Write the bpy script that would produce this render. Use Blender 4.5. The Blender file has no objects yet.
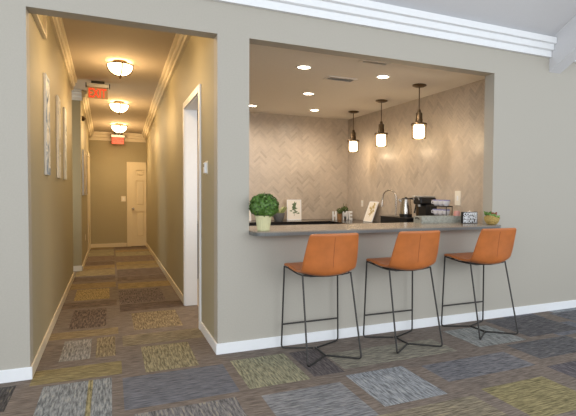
import bpy, bmesh, math, random
from mathutils import Vector, Matrix
random.seed(7)
PI = math.pi
SC = bpy.context.scene
COL = SC.collection

# ------------------------------------------------------------------ helpers
def lin(c):
    return tuple((v/255/12.92 if v/255 <= .04045 else ((v/255+.055)/1.055)**2.4) for v in c)

def mat(name, rgb, rough=.6, metal=0., var=.06, scale=30., bump=.0, spec=.5, emit=None, estr=0., trans=0., coat=0.):
    m = bpy.data.materials.new(name); m.use_nodes = True
    n, l = m.node_tree.nodes, m.node_tree.links
    b = n['Principled BSDF']
    c = lin(rgb)
    b.inputs['Roughness'].default_value = rough
    b.inputs['Metallic'].default_value = metal
    b.inputs['Specular IOR Level'].default_value = spec
    b.inputs['Transmission Weight'].default_value = trans
    b.inputs['Coat Weight'].default_value = coat
    tc = n.new('ShaderNodeTexCoord'); no = n.new('ShaderNodeTexNoise')
    no.inputs['Scale'].default_value = scale; no.inputs['Detail'].default_value = 4
    l.new(tc.outputs['Object'], no.inputs['Vector'])
    rp = n.new('ShaderNodeValToRGB')
    rp.color_ramp.elements[0].position = .3; rp.color_ramp.elements[1].position = .7
    rp.color_ramp.elements[0].color = tuple(max(0, v*(1-var)) for v in c)+(1,)
    rp.color_ramp.elements[1].color = tuple(min(1, v*(1+var)) for v in c)+(1,)
    l.new(no.outputs['Fac'], rp.inputs['Fac']); l.new(rp.outputs['Color'], b.inputs['Base Color'])
    if bump:
        bp = n.new('ShaderNodeBump'); bp.inputs['Strength'].default_value = bump
        bp.inputs['Distance'].default_value = .01
        l.new(no.outputs['Fac'], bp.inputs['Height']); l.new(bp.outputs['Normal'], b.inputs['Normal'])
    if emit:
        b.inputs['Emission Color'].default_value = lin(emit)+(1,)
        b.inputs['Emission Strength'].default_value = estr
    return m

def link(name, me, m, parent=None, smooth=False):
    o = bpy.data.objects.new(name, me); COL.objects.link(o)
    if m is not None:
        for mm in (m if isinstance(m, (list, tuple)) else [m]): me.materials.append(mm)
    if parent is not None: o.parent = parent
    if smooth:
        for p in me.polygons: p.use_smooth = True
    return o

class MB:
    """collects shapes of ONE part"""
    def __init__(s): s.bm = bmesh.new()
    def box(s, x0, x1, y0, y1, z0, z1, bev=0., mi=0):
        bm = s.bm
        vs = [bm.verts.new((x, y, z)) for z in (z0, z1) for y in (y0, y1) for x in (x0, x1)]
        fs = [bm.faces.new([vs[i] for i in q]) for q in ((0,2,3,1),(4,5,7,6),(0,1,5,4),(2,6,7,3),(0,4,6,2),(1,3,7,5))]
        for f in fs: f.material_index = mi
        if bev:
            es = list({e for f in fs for e in f.edges})
            bmesh.ops.bevel(bm, geom=es, offset=bev, segments=2, profile=.5, affect='EDGES')
        return s
    def lathe(s, prof, n=24, c=(0,0,0), cap=True):
        bm = s.bm; rings = []
        for r, z in prof:
            if r < 1e-6: rings.append([bm.verts.new((c[0], c[1], c[2]+z))]*n)
            else: rings.append([bm.verts.new((c[0]+r*math.cos(2*PI*i/n), c[1]+r*math.sin(2*PI*i/n), c[2]+z)) for i in range(n)])
        for a, b in zip(rings, rings[1:]):
            for i in range(n):
                q = []
                for v in (a[i], a[(i+1) % n], b[(i+1) % n], b[i]):
                    if v not in q: q.append(v)
                if len(q) >= 3:
                    try: bm.faces.new(q)
                    except ValueError: pass
        if cap:
            for rg in (rings[0], rings[-1]):
                if rg[0] is not rg[1]:
                    try: bm.faces.new(rg)
                    except ValueError: pass
        return s
    def tube(s, pts, r, n=8, rs=None):
        bm = s.bm; pts = [Vector(p) for p in pts]; rings = []
        up = None
        for i, p in enumerate(pts):
            t = (pts[min(i+1, len(pts)-1)]-pts[max(i-1, 0)]).normalized()
            if up is None:
                up = Vector((0, 0, 1)) if abs(t.z) < .9 else Vector((1, 0, 0))
            a = (up-t*up.dot(t)).normalized(); b = t.cross(a); up = a
            rr = rs[i] if rs else r
            rings.append([bm.verts.new(p+a*rr*math.cos(2*PI*k/n)+b*rr*math.sin(2*PI*k/n)) for k in range(n)])
        for A, B in zip(rings, rings[1:]):
            for k in range(n): bm.faces.new((A[k], A[(k+1) % n], B[(k+1) % n], B[k]))
        bm.faces.new(rings[0]); bm.faces.new(rings[-1])
        return s
    def prism(s, poly, axis, a, b, f=None):
        """poly in the two other axes, extruded along axis from a to b"""
        bm = s.bm
        def P(u, v, w):
            return {'x': (w, u, v), 'y': (u, w, v), 'z': (u, v, w)}[axis]
        A = [bm.verts.new(P(u, v, a)) for u, v in poly]; B = [bm.verts.new(P(u, v, b)) for u, v in poly]
        n = len(poly)
        bm.faces.new(A); bm.faces.new(B)
        for i in range(n): bm.faces.new((A[i], A[(i+1) % n], B[(i+1) % n], B[i]))
        return s
    def hexa(s, pts):
        """8 points: bottom loop 4 then top loop 4"""
        bm = s.bm; v = [bm.verts.new(p) for p in pts]
        for q in ((0,1,2,3),(4,5,6,7),(0,1,5,4),(1,2,6,5),(2,3,7,6),(3,0,4,7)): bm.faces.new([v[i] for i in q])
        return s
    def xf(s, M):
        bmesh.ops.transform(s.bm, matrix=M, verts=s.bm.verts); return s
    def build(s, name, m, parent=None, smooth=False):
        bmesh.ops.recalc_face_normals(s.bm, faces=s.bm.faces)
        me = bpy.data.meshes.new(name); s.bm.to_mesh(me); s.bm.free()
        o = link(name, me, m, parent)
        if smooth:
            for p in me.polygons: p.use_smooth = True
            try: me.set_sharp_from_angle(angle=math.radians(38))
            except Exception: pass
        return o

def tag(o, label, cat, group=None, kind=None):
    o['label'] = label; o['category'] = cat
    if group: o['group'] = group
    if kind: o['kind'] = kind
    return o
def thing(name, label, cat, loc=(0, 0, 0), rz=0, group=None):
    o = bpy.data.objects.new(name, None); COL.objects.link(o)
    o.location = loc; o.rotation_euler = (0, 0, rz); o.empty_display_size = .1
    return tag(o, label, cat, group)
def struct(o, label=None):
    o['kind'] = 'structure'
    if label: o['label'] = label; o['category'] = label.split()[-1] if False else o.name.split('_')[0]
    return o
def copy_tree(o, parent=None):
    c = o.copy(); COL.objects.link(c); c.parent = parent
    for ch in list(o.children): copy_tree(ch, c)
    return c
def text_mesh(txt, size, depth, bold=0., font_align='CENTER', sx=1.):
    cu = bpy.data.curves.new('t', 'FONT'); cu.body = txt; cu.size = size; cu.extrude = depth; cu.offset = bold
    cu.align_x = font_align; cu.align_y = 'CENTER'; cu.space_character = sx; cu.resolution_u = 3
    o = bpy.data.objects.new('t', cu); COL.objects.link(o)
    bpy.context.view_layer.update()
    me = bpy.data.meshes.new_from_object(o.evaluated_get(bpy.context.evaluated_depsgraph_get()))
    bpy.data.objects.remove(o); bpy.data.curves.remove(cu)
    return me
def text_part(name, txt, size, depth, m, parent, M, bold=0., fit=None):
    me = text_mesh(txt, size, depth, bold)
    if fit:
        xs = [v.co.x for v in me.vertices]; ys = [v.co.y for v in me.vertices]
        w, h = max(xs)-min(xs), max(ys)-min(ys); cx, cy = (max(xs)+min(xs))/2, (max(ys)+min(ys))/2
        me.transform(Matrix.Diagonal((fit[0]/w, fit[1]/h, 1, 1)) @ Matrix.Translation((-cx, -cy, 0)))
    me.transform(M); me.materials.clear()
    return link(name, me, m, parent)
RX = Matrix.Rotation(PI/2, 4, 'X')     # text lying in XY -> facing -Y

# ------------------------------------------------------------------ dimensions (metres)
XL, XR = -.53, .80          # hallway walls
XL2 = -.445                 # hallway left wall beyond the pier
BX0, BX1 = 1.065, 3.736     # bar opening
HEAD = 2.655
TW = .15
HALL_L = 9.06
BARD, BARX = 4.334, 4.075
BARC = 2.741
ROOMC = 3.12                # main-room ceiling height at the front wall
SL = .5
def hallc(y): return 3.29-.046*y if y < 5 else 3.06-.074*(y-5)

# ------------------------------------------------------------------ materials
M = {}
def wallmat(name, rgb, var=.03):
    return mat(name, rgb, rough=.55, var=var, scale=90, bump=.06, spec=.35)
M['wall'] = wallmat('greige_paint', (177, 172, 161))
M['hallwall'] = wallmat('olive_greige_paint', (168, 160, 134))
M['ceil'] = mat('ceiling_paint', (214, 214, 216), rough=.9, var=.015, scale=60, bump=.03)
M['ceilbar'] = mat('bar_ceiling_paint', (232, 226, 218), rough=.9, var=.02, scale=60, bump=.03)
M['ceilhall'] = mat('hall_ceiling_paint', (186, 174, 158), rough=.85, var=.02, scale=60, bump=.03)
M['white'] = mat('white_trim_paint', (236, 238, 240), rough=.35, var=.01)
M['cream'] = mat('hall_trim_paint', (222, 212, 190), rough=.4, var=.01)  # white trim again, with the hallway's warm light put into its colour
M['doorw'] = mat('door_paint', (226, 214, 186), rough=.4, var=.01)
M['leather'] = None
M['iron'] = mat('dark_iron', (62, 60, 58), rough=.45, metal=.6, var=.1)
M['bronze'] = mat('oiled_bronze', (92, 74, 52), rough=.4, metal=.75, var=.15)
M['strap'] = mat('dark_bronze', (58, 42, 28), rough=.45, metal=.5, var=.1)
M['steel'] = mat('brushed_steel', (200, 194, 186), rough=.25, metal=1., var=.05, scale=80)
M['black'] = mat('black_plastic', (24, 23, 23), rough=.3, var=.2)
M['granite'] = mat('black_granite', (34, 33, 33), rough=.16, var=.5, scale=260)
M['slabtop'] = mat('stone_laminate_top', (138, 128, 114), rough=.22, var=.14, scale=120)
M['slabedge'] = mat('slate_edge', (100, 102, 100), rough=.3, var=.18, scale=90)
M['cabinet'] = mat('charcoal_cabinet', (38, 35, 33), rough=.5, var=.1)
M['plate'] = mat('switch_plate_plastic', (232, 226, 212), rough=.4, var=.01)
M['paper'] = mat('print_paper', (240, 234, 224), rough=.7, var=.01)
M['potgreen'] = mat('pale_green_ceramic', (208, 204, 160), rough=.45, var=.05)
M['potgrey'] = mat('grey_ceramic', (118, 118, 118), rough=.6, var=.1)
M['leaf'] = mat('boxwood_leaf', (80, 116, 44), rough=.45, var=.6, scale=70)
M['leafpale'] = mat('pale_leaf', (150, 160, 104), rough=.55, var=.3, scale=60)
M['leafdark'] = mat('dark_leaf', (70, 88, 34), rough=.55, var=.35, scale=60)
M['leafbright'] = mat('bright_leaf', (112, 146, 72), rough=.5, var=.3, scale=60)
M['leafred'] = mat('reddish_leaf', (140, 72, 50), rough=.5, var=.3, scale=60)
M['wood'] = mat('brown_wood', (150, 112, 74), rough=.6, var=.25, scale=40)
M['galv'] = mat('weathered_grey_wood', (156, 155, 143), rough=.65, var=.2, scale=45, bump=.1)
M['wicker'] = mat('woven_straw', (178, 152, 88), rough=.8, var=.3, scale=90, bump=.4)
M['china'] = mat('white_china', (238, 236, 240), rough=.2, var=.01)
M['lilac'] = mat('lilac_glaze', (168, 166, 206), rough=.25, var=.03)
M['silver'] = mat('satin_aluminium', (190, 190, 188), rough=.35, metal=.8, var=.04)
M['pinkm'] = mat('dusty_pink_glaze', (196, 140, 130), rough=.35, var=.1)
M['maroon'] = mat('dark_berry_glaze', (72, 36, 34), rough=.35, var=.1)
M['glassc'] = mat('clear_glass', (250, 250, 250), rough=.03, trans=1., var=0)
M['bowl'] = mat('lit_alabaster_glass', (250, 240, 220), rough=.3, var=.02, emit=(255, 218, 160), estr=6.5)
M['pend'] = mat('lit_opal_glass', (250, 240, 220), rough=.3, var=.02, emit=(255, 226, 176), estr=7)
M['dl'] = mat('lit_downlight_lens', (250, 240, 220), rough=.3, var=.02, emit=(255, 236, 205), estr=14)
M['exitred'] = mat('lit_red_letters', (200, 40, 22), rough=.4, var=.02, emit=(255, 62, 30), estr=.8)
M['exitpanel'] = mat('exit_panel_acrylic', (190, 158, 118), rough=.3, var=.02)
M['exitpanelfar'] = mat('exit_panel_pink', (190, 66, 46), rough=.3, var=.02, emit=(255, 80, 56), estr=.3)
M['grout'] = mat('grout', (196, 184, 166), rough=.8, var=.03)

def leather():
    m = mat('tan_leather', (186, 108, 54), rough=.38, var=.12, scale=9, bump=.05, spec=.5)
    n, l = m.node_tree.nodes, m.node_tree.links
    v = n.new('ShaderNodeTexVoronoi'); v.inputs['Scale'].default_value = 220
    tc = [x for x in n if x.type == 'TEX_COORD'][0]; l.new(tc.outputs['Object'], v.inputs['Vector'])
    b = [x for x in n if x.type == 'BUMP'][0]
    mx = n.new('ShaderNodeMath'); mx.operation = 'MULTIPLY_ADD'; mx.inputs[1].default_value = .35
    no = [x for x in n if x.type == 'TEX_NOISE'][0]
    l.new(v.outputs['Distance'], mx.inputs[0]); l.new(no.outputs['Fac'], mx.inputs[2]); l.new(mx.outputs[0], b.inputs['Height'])
    b.inputs['Strength'].default_value = .12
    return m
M['leather'] = leather()
M['leatherdark'] = mat('dark_leather_edge', (140, 78, 42), rough=.5, var=.1)

# carpet: tile colours live in a colour attribute (alpha = direction of the streaks)
def carpet_mat():
    m = bpy.data.materials.new('patchwork_carpet'); m.use_nodes = True
    n, l = m.node_tree.nodes, m.node_tree.links; b = n['Principled BSDF']
    b.inputs['Roughness'].default_value = .95; b.inputs['Specular IOR Level'].default_value = .15
    at = n.new('ShaderNodeAttribute'); at.attribute_name = 'tile'
    at2 = n.new('ShaderNodeAttribute'); at2.attribute_name = 'streak'
    tc = n.new('ShaderNodeTexCoord')
    outs = []
    for sc in ((9, 78, 1), (78, 9, 1)):
        mp = n.new('ShaderNodeMapping'); mp.inputs['Scale'].default_value = sc
        l.new(tc.outputs['Object'], mp.inputs['Vector'])
        no = n.new('ShaderNodeTexNoise'); no.inputs['Scale'].default_value = 1; no.inputs['Detail'].default_value = 5
        no.inputs['Roughness'].default_value = .65; no.inputs['Distortion'].default_value = .25
        l.new(mp.outputs['Vector'], no.inputs['Vector']); outs.append(no)
    sp = n.new('ShaderNodeSeparateColor'); l.new(at2.outputs['Color'], sp.inputs['Color'])
    mx = n.new('ShaderNodeMix'); mx.data_type = 'FLOAT'
    l.new(sp.outputs['Red'], mx.inputs[0]); l.new(outs[0].outputs['Fac'], mx.inputs[2]); l.new(outs[1].outputs['Fac'], mx.inputs[3])
    # contrast by streak.green
    mr = n.new('ShaderNodeMapRange'); mr.inputs['From Min'].default_value = .38; mr.inputs['From Max'].default_value = .62
    l.new(mx.outputs[0], mr.inputs['Value'])
    mr.inputs['To Min'].default_value = .5; mr.inputs['To Max'].default_value = 1.5
    one = n.new('ShaderNodeMix'); one.data_type = 'FLOAT'; one.inputs[2].default_value = 1.
    l.new(sp.outputs['Green'], one.inputs[0]); l.new(mr.outputs['Result'], one.inputs[3])
    ml = n.new('ShaderNodeVectorMath'); ml.operation = 'SCALE'
    l.new(at.outputs['Color'], ml.inputs[0]); l.new(one.outputs[0], ml.inputs['Scale'])
    # second yarn colour on the lighter streaks
    yr = n.new('ShaderNodeMapRange'); yr.inputs['From Min'].default_value = .56; yr.inputs['From Max'].default_value = .68
    l.new(mx.outputs[0], yr.inputs['Value'])
    ym = n.new('ShaderNodeMath'); ym.operation = 'MULTIPLY'
    l.new(yr.outputs['Result'], ym.inputs[0]); l.new(sp.outputs['Blue'], ym.inputs[1])
    yc = n.new('ShaderNodeMix'); yc.data_type = 'RGBA'; yc.inputs[7].default_value = lin((172, 158, 112))+(1,)
    l.new(ym.outputs[0], yc.inputs[0]); l.new(ml.outputs[0], yc.inputs[6])
    fine = n.new('ShaderNodeTexNoise'); fine.inputs['Scale'].default_value = 400
    l.new(tc.outputs['Object'], fine.inputs['Vector'])
    bp = n.new('ShaderNodeBump'); bp.inputs['Strength'].default_value = .35; bp.inputs['Distance'].default_value = .004
    l.new(fine.outputs['Fac'], bp.inputs['Height']); l.new(bp.outputs['Normal'], b.inputs['Normal'])
    l.new(yc.outputs[2], b.inputs['Base Color'])
    return m
M['carpet'] = carpet_mat()

def tile_mat():
    m = bpy.data.materials.new('herringbone_stone'); m.use_nodes = True
    n, l = m.node_tree.nodes, m.node_tree.links; b = n['Principled BSDF']
    b.inputs['Roughness'].default_value = .33
    at = n.new('ShaderNodeAttribute'); at.attribute_name = 'tile'
    tc = n.new('ShaderNodeTexCoord'); no = n.new('ShaderNodeTexNoise'); no.inputs['Scale'].default_value = 14
    no.inputs['Detail'].default_value = 6; no.inputs['Distortion'].default_value = 1.2
    l.new(tc.outputs['Object'], no.inputs['Vector'])
    mr = n.new('ShaderNodeMapRange'); mr.inputs['To Min'].default_value = .9; mr.inputs['To Max'].default_value = 1.1
    l.new(no.outputs['Fac'], mr.inputs['Value'])
    ml = n.new('ShaderNodeVectorMath'); ml.operation = 'SCALE'
    l.new(at.outputs['Color'], ml.inputs[0]); l.new(mr.outputs['Result'], ml.inputs['Scale']); l.new(ml.outputs[0], b.inputs['Base Color'])
    return m
M['tile'] = tile_mat()

def art_mat(name, cols, sc=(3, 3, 8), off=0):
    m = bpy.data.materials.new(name); m.use_nodes = True
    n, l = m.node_tree.nodes, m.node_tree.links; b = n['Principled BSDF']; b.inputs['Roughness'].default_value = .6
    tc = n.new('ShaderNodeTexCoord'); mp = n.new('ShaderNodeMapping'); mp.inputs['Scale'].default_value = sc
    mp.inputs['Location'].default_value = (off, off*2, off)
    no = n.new('ShaderNodeTexNoise'); no.inputs['Scale'].default_value = 1.; no.inputs['Detail'].default_value = 6; no.inputs['Distortion'].default_value = 1.
    l.new(tc.outputs['Object'], mp.inputs['Vector']); l.new(mp.outputs[0], no.inputs['Vector'])
    r = n.new('ShaderNodeValToRGB'); e = r.color_ramp.elements
    e[0].position = .3; e[0].color = lin(cols[0])+(1,); e[1].position = .7; e[1].color = lin(cols[-1])+(1,)
    for i, c in enumerate(cols[1:-1]):
        k = e.new(.3+.4*(i+1)/(len(cols)-1)); k.color = lin(c)+(1,)
    l.new(no.outputs['Fac'], r.inputs['Fac']); l.new(r.outputs['Color'], b.inputs['Base Color'])
    return m

# ------------------------------------------------------------------ floor
def build_floor():
    BR = (122, 112, 104)
    # (x0,x1,y0,y1,colour,dir(0 along X,1 along Y),contrast,yellow)
    R = []
    def r(x0, x1, y0, y1, c, d, k=1., y=.3): R.append((x0, x1, y0, y1, lin(c), d, k, y))
    GB, SL_, OL, YE, PG, DK, OR_ = (140, 144, 148), (110, 111, 117), (142, 137, 116), (142, 133, 100), (146, 143, 132), (106, 100, 98), (142, 126, 98)
    rnd = random.Random(11)
    pal = [GB, SL_, OL, PG, DK, OL]
    palh = [OL, (122, 108, 100), OR_, (140, 126, 96), (108, 96, 90)]
    # generic layout in columns of .73 m
    for ci in range(-9, 12):
        cx0 = .07+.73*ci; y = -7.2+rnd.random()*.9; hall = False
        while y < 1:
            band = rnd.random() < .45
            if band:
                h = .36; r(cx0, cx0+.73, y, y+h, rnd.choice([SL_, OL, PG, YE]), 0, 1, .3)
            else:
                h = .72; r(cx0+.14, cx0+.60, y+.06, y+h-.06, rnd.choice(pal), 1, 1, .25)
            y += h+rnd.choice([0, .1, .15])
    def clear(x0, x1, y0, y1): R.append((x0, x1, y0, y1, lin(BR), 0, .7, .12))
    # parts the photograph shows, main room
    clear(-1.5, 3.9, -2.1, .3)
    r(-.43, 0, -.92, -.19, (134, 137, 138), 1, 1, .35); r(-.15, -.12, -.92, -.19, YE, 1, 1, .5)
    r(.07, .79, -.84, -.25, SL_, 0, .8, .0)
    r(.86, 1.31, -.83, -.2, (142, 140, 118), 1, 1, .5)
    r(1.57, 2.06, -1.46, -.87, GB, 1, 1, .2)
    r(2.2, 3.05, -1.29, -.93, (112, 112, 116), 0, 1, .1)
    r(2.32, 2.90, -2.0, -1.49, (136, 127, 94), 0, 1, .5)
    r(.12, .74, -1.5, -.92, (122, 120, 120), 1, 1, .6)
    r(.9, 1.48, -1.55, -.97, (130, 131, 134), 0, 1, .3)
    r(1.45, 2.2, -2.1, -1.55, (128, 120, 104), 0, 1, .4)
    r(1.62, 2.7, -.75, -.36, (134, 130, 118), 0, 1, .3); r(1.35, 1.6, -.8, -.2, (96, 90, 90), 1, .8, .1)
    r(2.95, 3.5, -.75, -.2, (138, 140, 138), 1, 1, .3); r(3.2, 3.95, -1.2, -.8, (98, 97, 99), 0, 1, .2)
    r(3.1, 3.6, -1.9, -1.35, (96, 92, 96), 1, 1, .1); r(3.6, 4.3, -.7, -.05, (94, 92, 94), 0, 1, .2)
    r(3.7, 4.4, -1.9, -1.3, (140, 128, 96), 0, 1, .4); r(4.3, 5.0, -1.1, -.75, (150, 142, 120), 0, 1, .3)
    r(4.5, 5.2, -.6, -.1, (104, 104, 108), 0, 1, .2)
    r(-1.4, -.6, -.55, -.1, (82, 78, 76), 1, 1, .35); r(-1.4, -.65, -1.3, -.7, (96, 92, 92), 1, 1, .2)
    r(-.5, .05, -1.6, -1.0, (100, 96, 96), 0, 1, .3)
    # hallway
    clear(-.6, .93, -.2, 9.3)
    r(-.52, .07, -.15, .16, (136, 124, 90), 0, .9, .4); r(.23, .62, -.2, .47, (140, 132, 106), 1, 1, .5)
    r(-.38, -.16, .32, .92, (140, 138, 134), 1, 1, .2); r(-.12, .03, .32, .92, (134, 122, 98), 1, 1, .4)
    r(.09, .8, .55, .9, (132, 122, 102), 0, 1, .2); r(-.52, .06, 1.0, 1.25, (136, 122, 96), 0, .8, .2)
    r(.2, .66, 1.06, 1.8, (134, 121, 98), 1, 1, .4); r(-.38, -.05, 1.34, 2.2, (104, 92, 86), 1, 1.0, .3)
    r(.09, .8, 1.92, 2.3, (100, 88, 82), 0, 1, 0); r(-.52, .06, 2.3, 2.65, (108, 95, 86), 0, 1, 0)
    r(.09, .62, 2.35, 3.25, (108, 98, 96), 1, 1, .2); r(-.42, -.02, 2.75, 3.5, (148, 132, 96), 1, .8, .3)
    r(.09, .8, 3.35, 3.8, (140, 124, 92), 0, .8, .3); r(-.52, .06, 3.55, 4.0, (136, 120, 92), 0, .8, .3)
    rnd2 = random.Random(3); y = 4.0
    while y < 9:
        h = rnd2.choice([.45, .7]); 
        r(.09, .8, y, y+h, rnd2.choice(palh), 0, .9, .3)
        r(-.52, .06, y+.2, y+.2+h, rnd2.choice(palh), 0, .9, .3); y += h+rnd2.choice([.05, .2])
    # grid floor: faces coloured by rectangle
    gx = [-6.5+.05*i for i in range(int(14.5/.05)+1)]
    gx = [x for x in gx]
    ys = [-7.2+.06*i for i in range(int(7.2/.06)+1)]
    cuts = []
    verts, faces, cols, st = [], [], [], []
    def add_region(xa, xb, ya, yb):
        rr = [q for q in R if q[0] < xb and q[1] > xa and q[2] < yb and q[3] > ya]
        X = sorted({xa, xb} | {v for q in rr for v in q[:2] if xa < v < xb}); Y = sorted({ya, yb} | {v for q in rr for v in q[2:4] if ya < v < yb})
        X = [X[0]]+[v for p_, v in zip(X, X[1:]) if v-p_ > 1e-5]; Y = [Y[0]]+[v for p_, v in zip(Y, Y[1:]) if v-p_ > 1e-5]
        base = len(verts); nx = len(X)
        verts.extend((x, y, 0) for y in Y for x in X)
        for j in range(len(Y)-1):
            for i in range(nx-1):
                a = base+j*nx+i; faces.append((a, a+1, a+1+nx, a+nx))
                cx, cy = (X[i]+X[i+1])/2, (Y[j]+Y[j+1])/2
                hit = (0, 0, 0, 0, lin(BR), 0, .6, .12)
                for q in rr:
                    if q[0] < cx < q[1] and q[2] < cy < q[3]: hit = q
                cols.append(hit[4]); st.append((hit[5], hit[6], hit[7]))
    add_region(-6.5, 8., -7.2, TW/2)
    add_region(-1.6, .93, TW/2, 9.2)
    R[:] = [(0.9, 4.3, 0, 4.6, lin((176, 158, 134)), 0, .15, 0)]; add_region(.93, 4.2, TW/2, 4.45)
    me = bpy.data.meshes.new('floor'); me.from_pydata(verts, [], faces)
    a = me.color_attributes.new('tile', 'FLOAT_COLOR', 'CORNER'); b = me.color_attributes.new('streak', 'FLOAT_COLOR', 'CORNER')
    for p in me.polygons:
        for li in p.loop_indices:
            a.data[li].color = cols[p.index]+(1,); b.data[li].color = st[p.index]+(1,)
    o = link('floor', me, M['carpet']); struct(o)
build_floor()

# ------------------------------------------------------------------ walls
w = MB()
w.box(-6.5, XL, 0, TW, 0, 3.5); w.box(XL, XR, 0, TW, HEAD, 3.5); w.box(XR, BX0, 0, TW, 0, 3.5)
w.box(BX0, BX1, 0, TW, 0, .995); w.box(BX0, BX1, 0, TW, HEAD, 3.5); w.box(BX1, 8., 0, TW, 0, 3.5)
struct(w.build('wall_front', M['wall']))
w = MB(); w.box(XL-.12, XL, TW, 4.6, 0, 3.35)
struct(w.build('wall_left', M['hallwall']))
w = MB(); w.box(XL2-.30, XL2, 5.3, HALL_L, 0, 3.15)
struct(w.build('wall_left_far', M['hallwall']))
w = MB(); w.box(-1.6, -1.5, 4.4, 5.5, 0, 3.35); w.box(-1.5, XL-.12, 4.48, 4.6, 0, 3.35); w.box(-1.5, XL2-.30, 5.3, 5.42, 0, 3.15)
struct(w.build('wall_side_passage', M['hallwall']))
DY0, DY1, DZ = .88, 1.95, 2.335
w = MB(); w.box(XR, XR+.13, TW, DY0, 0, 3.35); w.box(XR, XR+.13, DY0, DY1, DZ, 3.35); w.box(XR, XR+.13, DY1, HALL_L, 0, 3.35)
struct(w.build('wall_right', M['hallwall']))
w = MB(); w.box(-.8, XR+.13, HALL_L, HALL_L+.12, 0, 3.2)
struct(w.build('wall_far', M['hallwall']))
w = MB(); w.box(XR+.13, BARX+.14, BARD+.012, BARD+.13, 0, 2.9)
struct(w.build('wall_back', M['grout']))
w = MB(); w.box(BARX+.012, BARX+.14, TW, BARD+.012, 0, 2.9)
struct(w.build('wall_bar_side', M['grout']))

def clip(poly, x0, x1, y0, y1):
    for ax, val, sgn in ((0, x0, 1), (0, x1, -1), (1, y0, 1), (1, y1, -1)):
        out = []
        for i in range(len(poly)):
            a, b = poly[i], poly[(i+1) % len(poly)]
            da, db = (a[ax]-val)*sgn, (b[ax]-val)*sgn
            if da >= 0: out.append(a)
            if da*db < 0:
                t = da/(da-db); out.append((a[0]+(b[0]-a[0])*t, a[1]+(b[1]-a[1])*t))
        poly = out
        if len(poly) < 3: return []
    return poly
def herringbone(name, u0, u1, v0, v1, place, seed):
    """real stone tiles laid in a zigzag; place(u,v,depth) -> xyz"""
    rnd = random.Random(seed); W, N = .040, 4; g = .0012
    verts, faces, cols = [], [], []
    patches = [(rnd.uniform(u0, u1), rnd.uniform(v0+.3, v1), rnd.uniform(.12, .26)) for _ in range(7)]
    cu, cv = (u0+u1)/2, (v0+v1)/2; ext = int(((u1-u0)+(v1-v0))*.75/W)+8
    s2 = math.sqrt(.5)
    tiles = []
    for k in range(-ext, ext):
        for m_ in range(-ext//8-2, ext//8+3):
            x = k+2*N*m_; tiles.append((x, k, x+N, k+1))
    for x in range(-ext, ext):
        for m_ in range(-ext//8-2, ext//8+3):
            y = x-2*N+1+2*N*m_; tiles.append((x, y, x+1, y+N))
    seen = set()
    for t in tiles:
        if t in seen: continue
        seen.add(t)
        P = [(t[0]*W+g, t[1]*W+g), (t[2]*W-g, t[1]*W+g), (t[2]*W-g, t[3]*W-g), (t[0]*W+g, t[3]*W-g)]
        P = [((a-b)*s2+cu, (a+b)*s2+cv) for a, b in P]
        mx, my = sum(p[0] for p in P)/4, sum(p[1] for p in P)/4
        P = clip(P, u0, u1, v0, v1)
        if len(P) < 3: continue
        c = lin((192, 178, 162)); f = rnd.uniform(.92, 1.05)
        for (a, b, r_) in patches:
            if abs(mx-a) < r_ and abs(my-b) < r_*.8: f *= rnd.uniform(.84, .95)
        if rnd.random() < .05: f *= .9
        base = len(verts); n = len(P)
        verts.extend(place(a, b, .011) for a, b in P); verts.extend(place(a, b, 0) for a, b in P)
        faces.append(tuple(range(base, base+n))); cols.append(tuple(v*f for v in c))
        for i in range(n):
            faces.append((base+i, base+(i+1) % n, base+n+(i+1) % n, base+n+i)); cols.append(tuple(v*f*.9 for v in c))
    me = bpy.data.meshes.new(name); me.from_pydata(verts, [], faces)
    at = me.color_attributes.new('tile', 'FLOAT_COLOR', 'CORNER')
    for p in me.polygons:
        for li in p.loop_indices: at.data[li].color = cols[p.index]+(1,)
    bm = bmesh.new(); bm.from_mesh(me); bmesh.ops.recalc_face_normals(bm, faces=bm.faces); bm.to_mesh(me); bm.free()
    return struct(link(name, me, M['tile']))
herringbone('wall_back_tiles', XR+.13, BARX, .872, BARC, lambda u, v, d: (u, BARD+.012-d, v), 1)
herringbone('wall_bar_side_tiles', TW+.12, BARD, .872, BARC, lambda u, v, d: (BARX+.012-d, u, v), 2)

# ceilings
w = MB(); w.hexa([(-6.5, 0, ROOMC), (8, 0, ROOMC), (8, -7.2, ROOMC+7.2*SL), (-6.5, -7.2, ROOMC+7.2*SL),
                  (-6.5, 0, ROOMC+.15), (8, 0, ROOMC+.15), (8, -7.2, ROOMC+7.2*SL+.15), (-6.5, -7.2, ROOMC+7.2*SL+.15)])
struct(w.build('ceiling', M['ceil']))
w = MB(); w.box(XR+.13, BARX+.14, TW, BARD+.12, BARC, BARC+.12)
struct(w.build('ceiling_bar', M['ceilbar']))
w = MB()
for a, b in ((TW, 5.), (5., HALL_L+.1)):
    w.hexa([(-1.6, a, hallc(a)), (XR+.13, a, hallc(a)), (XR+.13, b, hallc(b-1e-6)), (-1.6, b, hallc(b-1e-6)),
            (-1.6, a, hallc(a)+.1), (XR+.13, a, hallc(a)+.1), (XR+.13, b, hallc(b-1e-6)+.1), (-1.6, b, hallc(b-1e-6)+.1)])
struct(w.build('ceiling_hall', M['ceilhall']))

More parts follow.
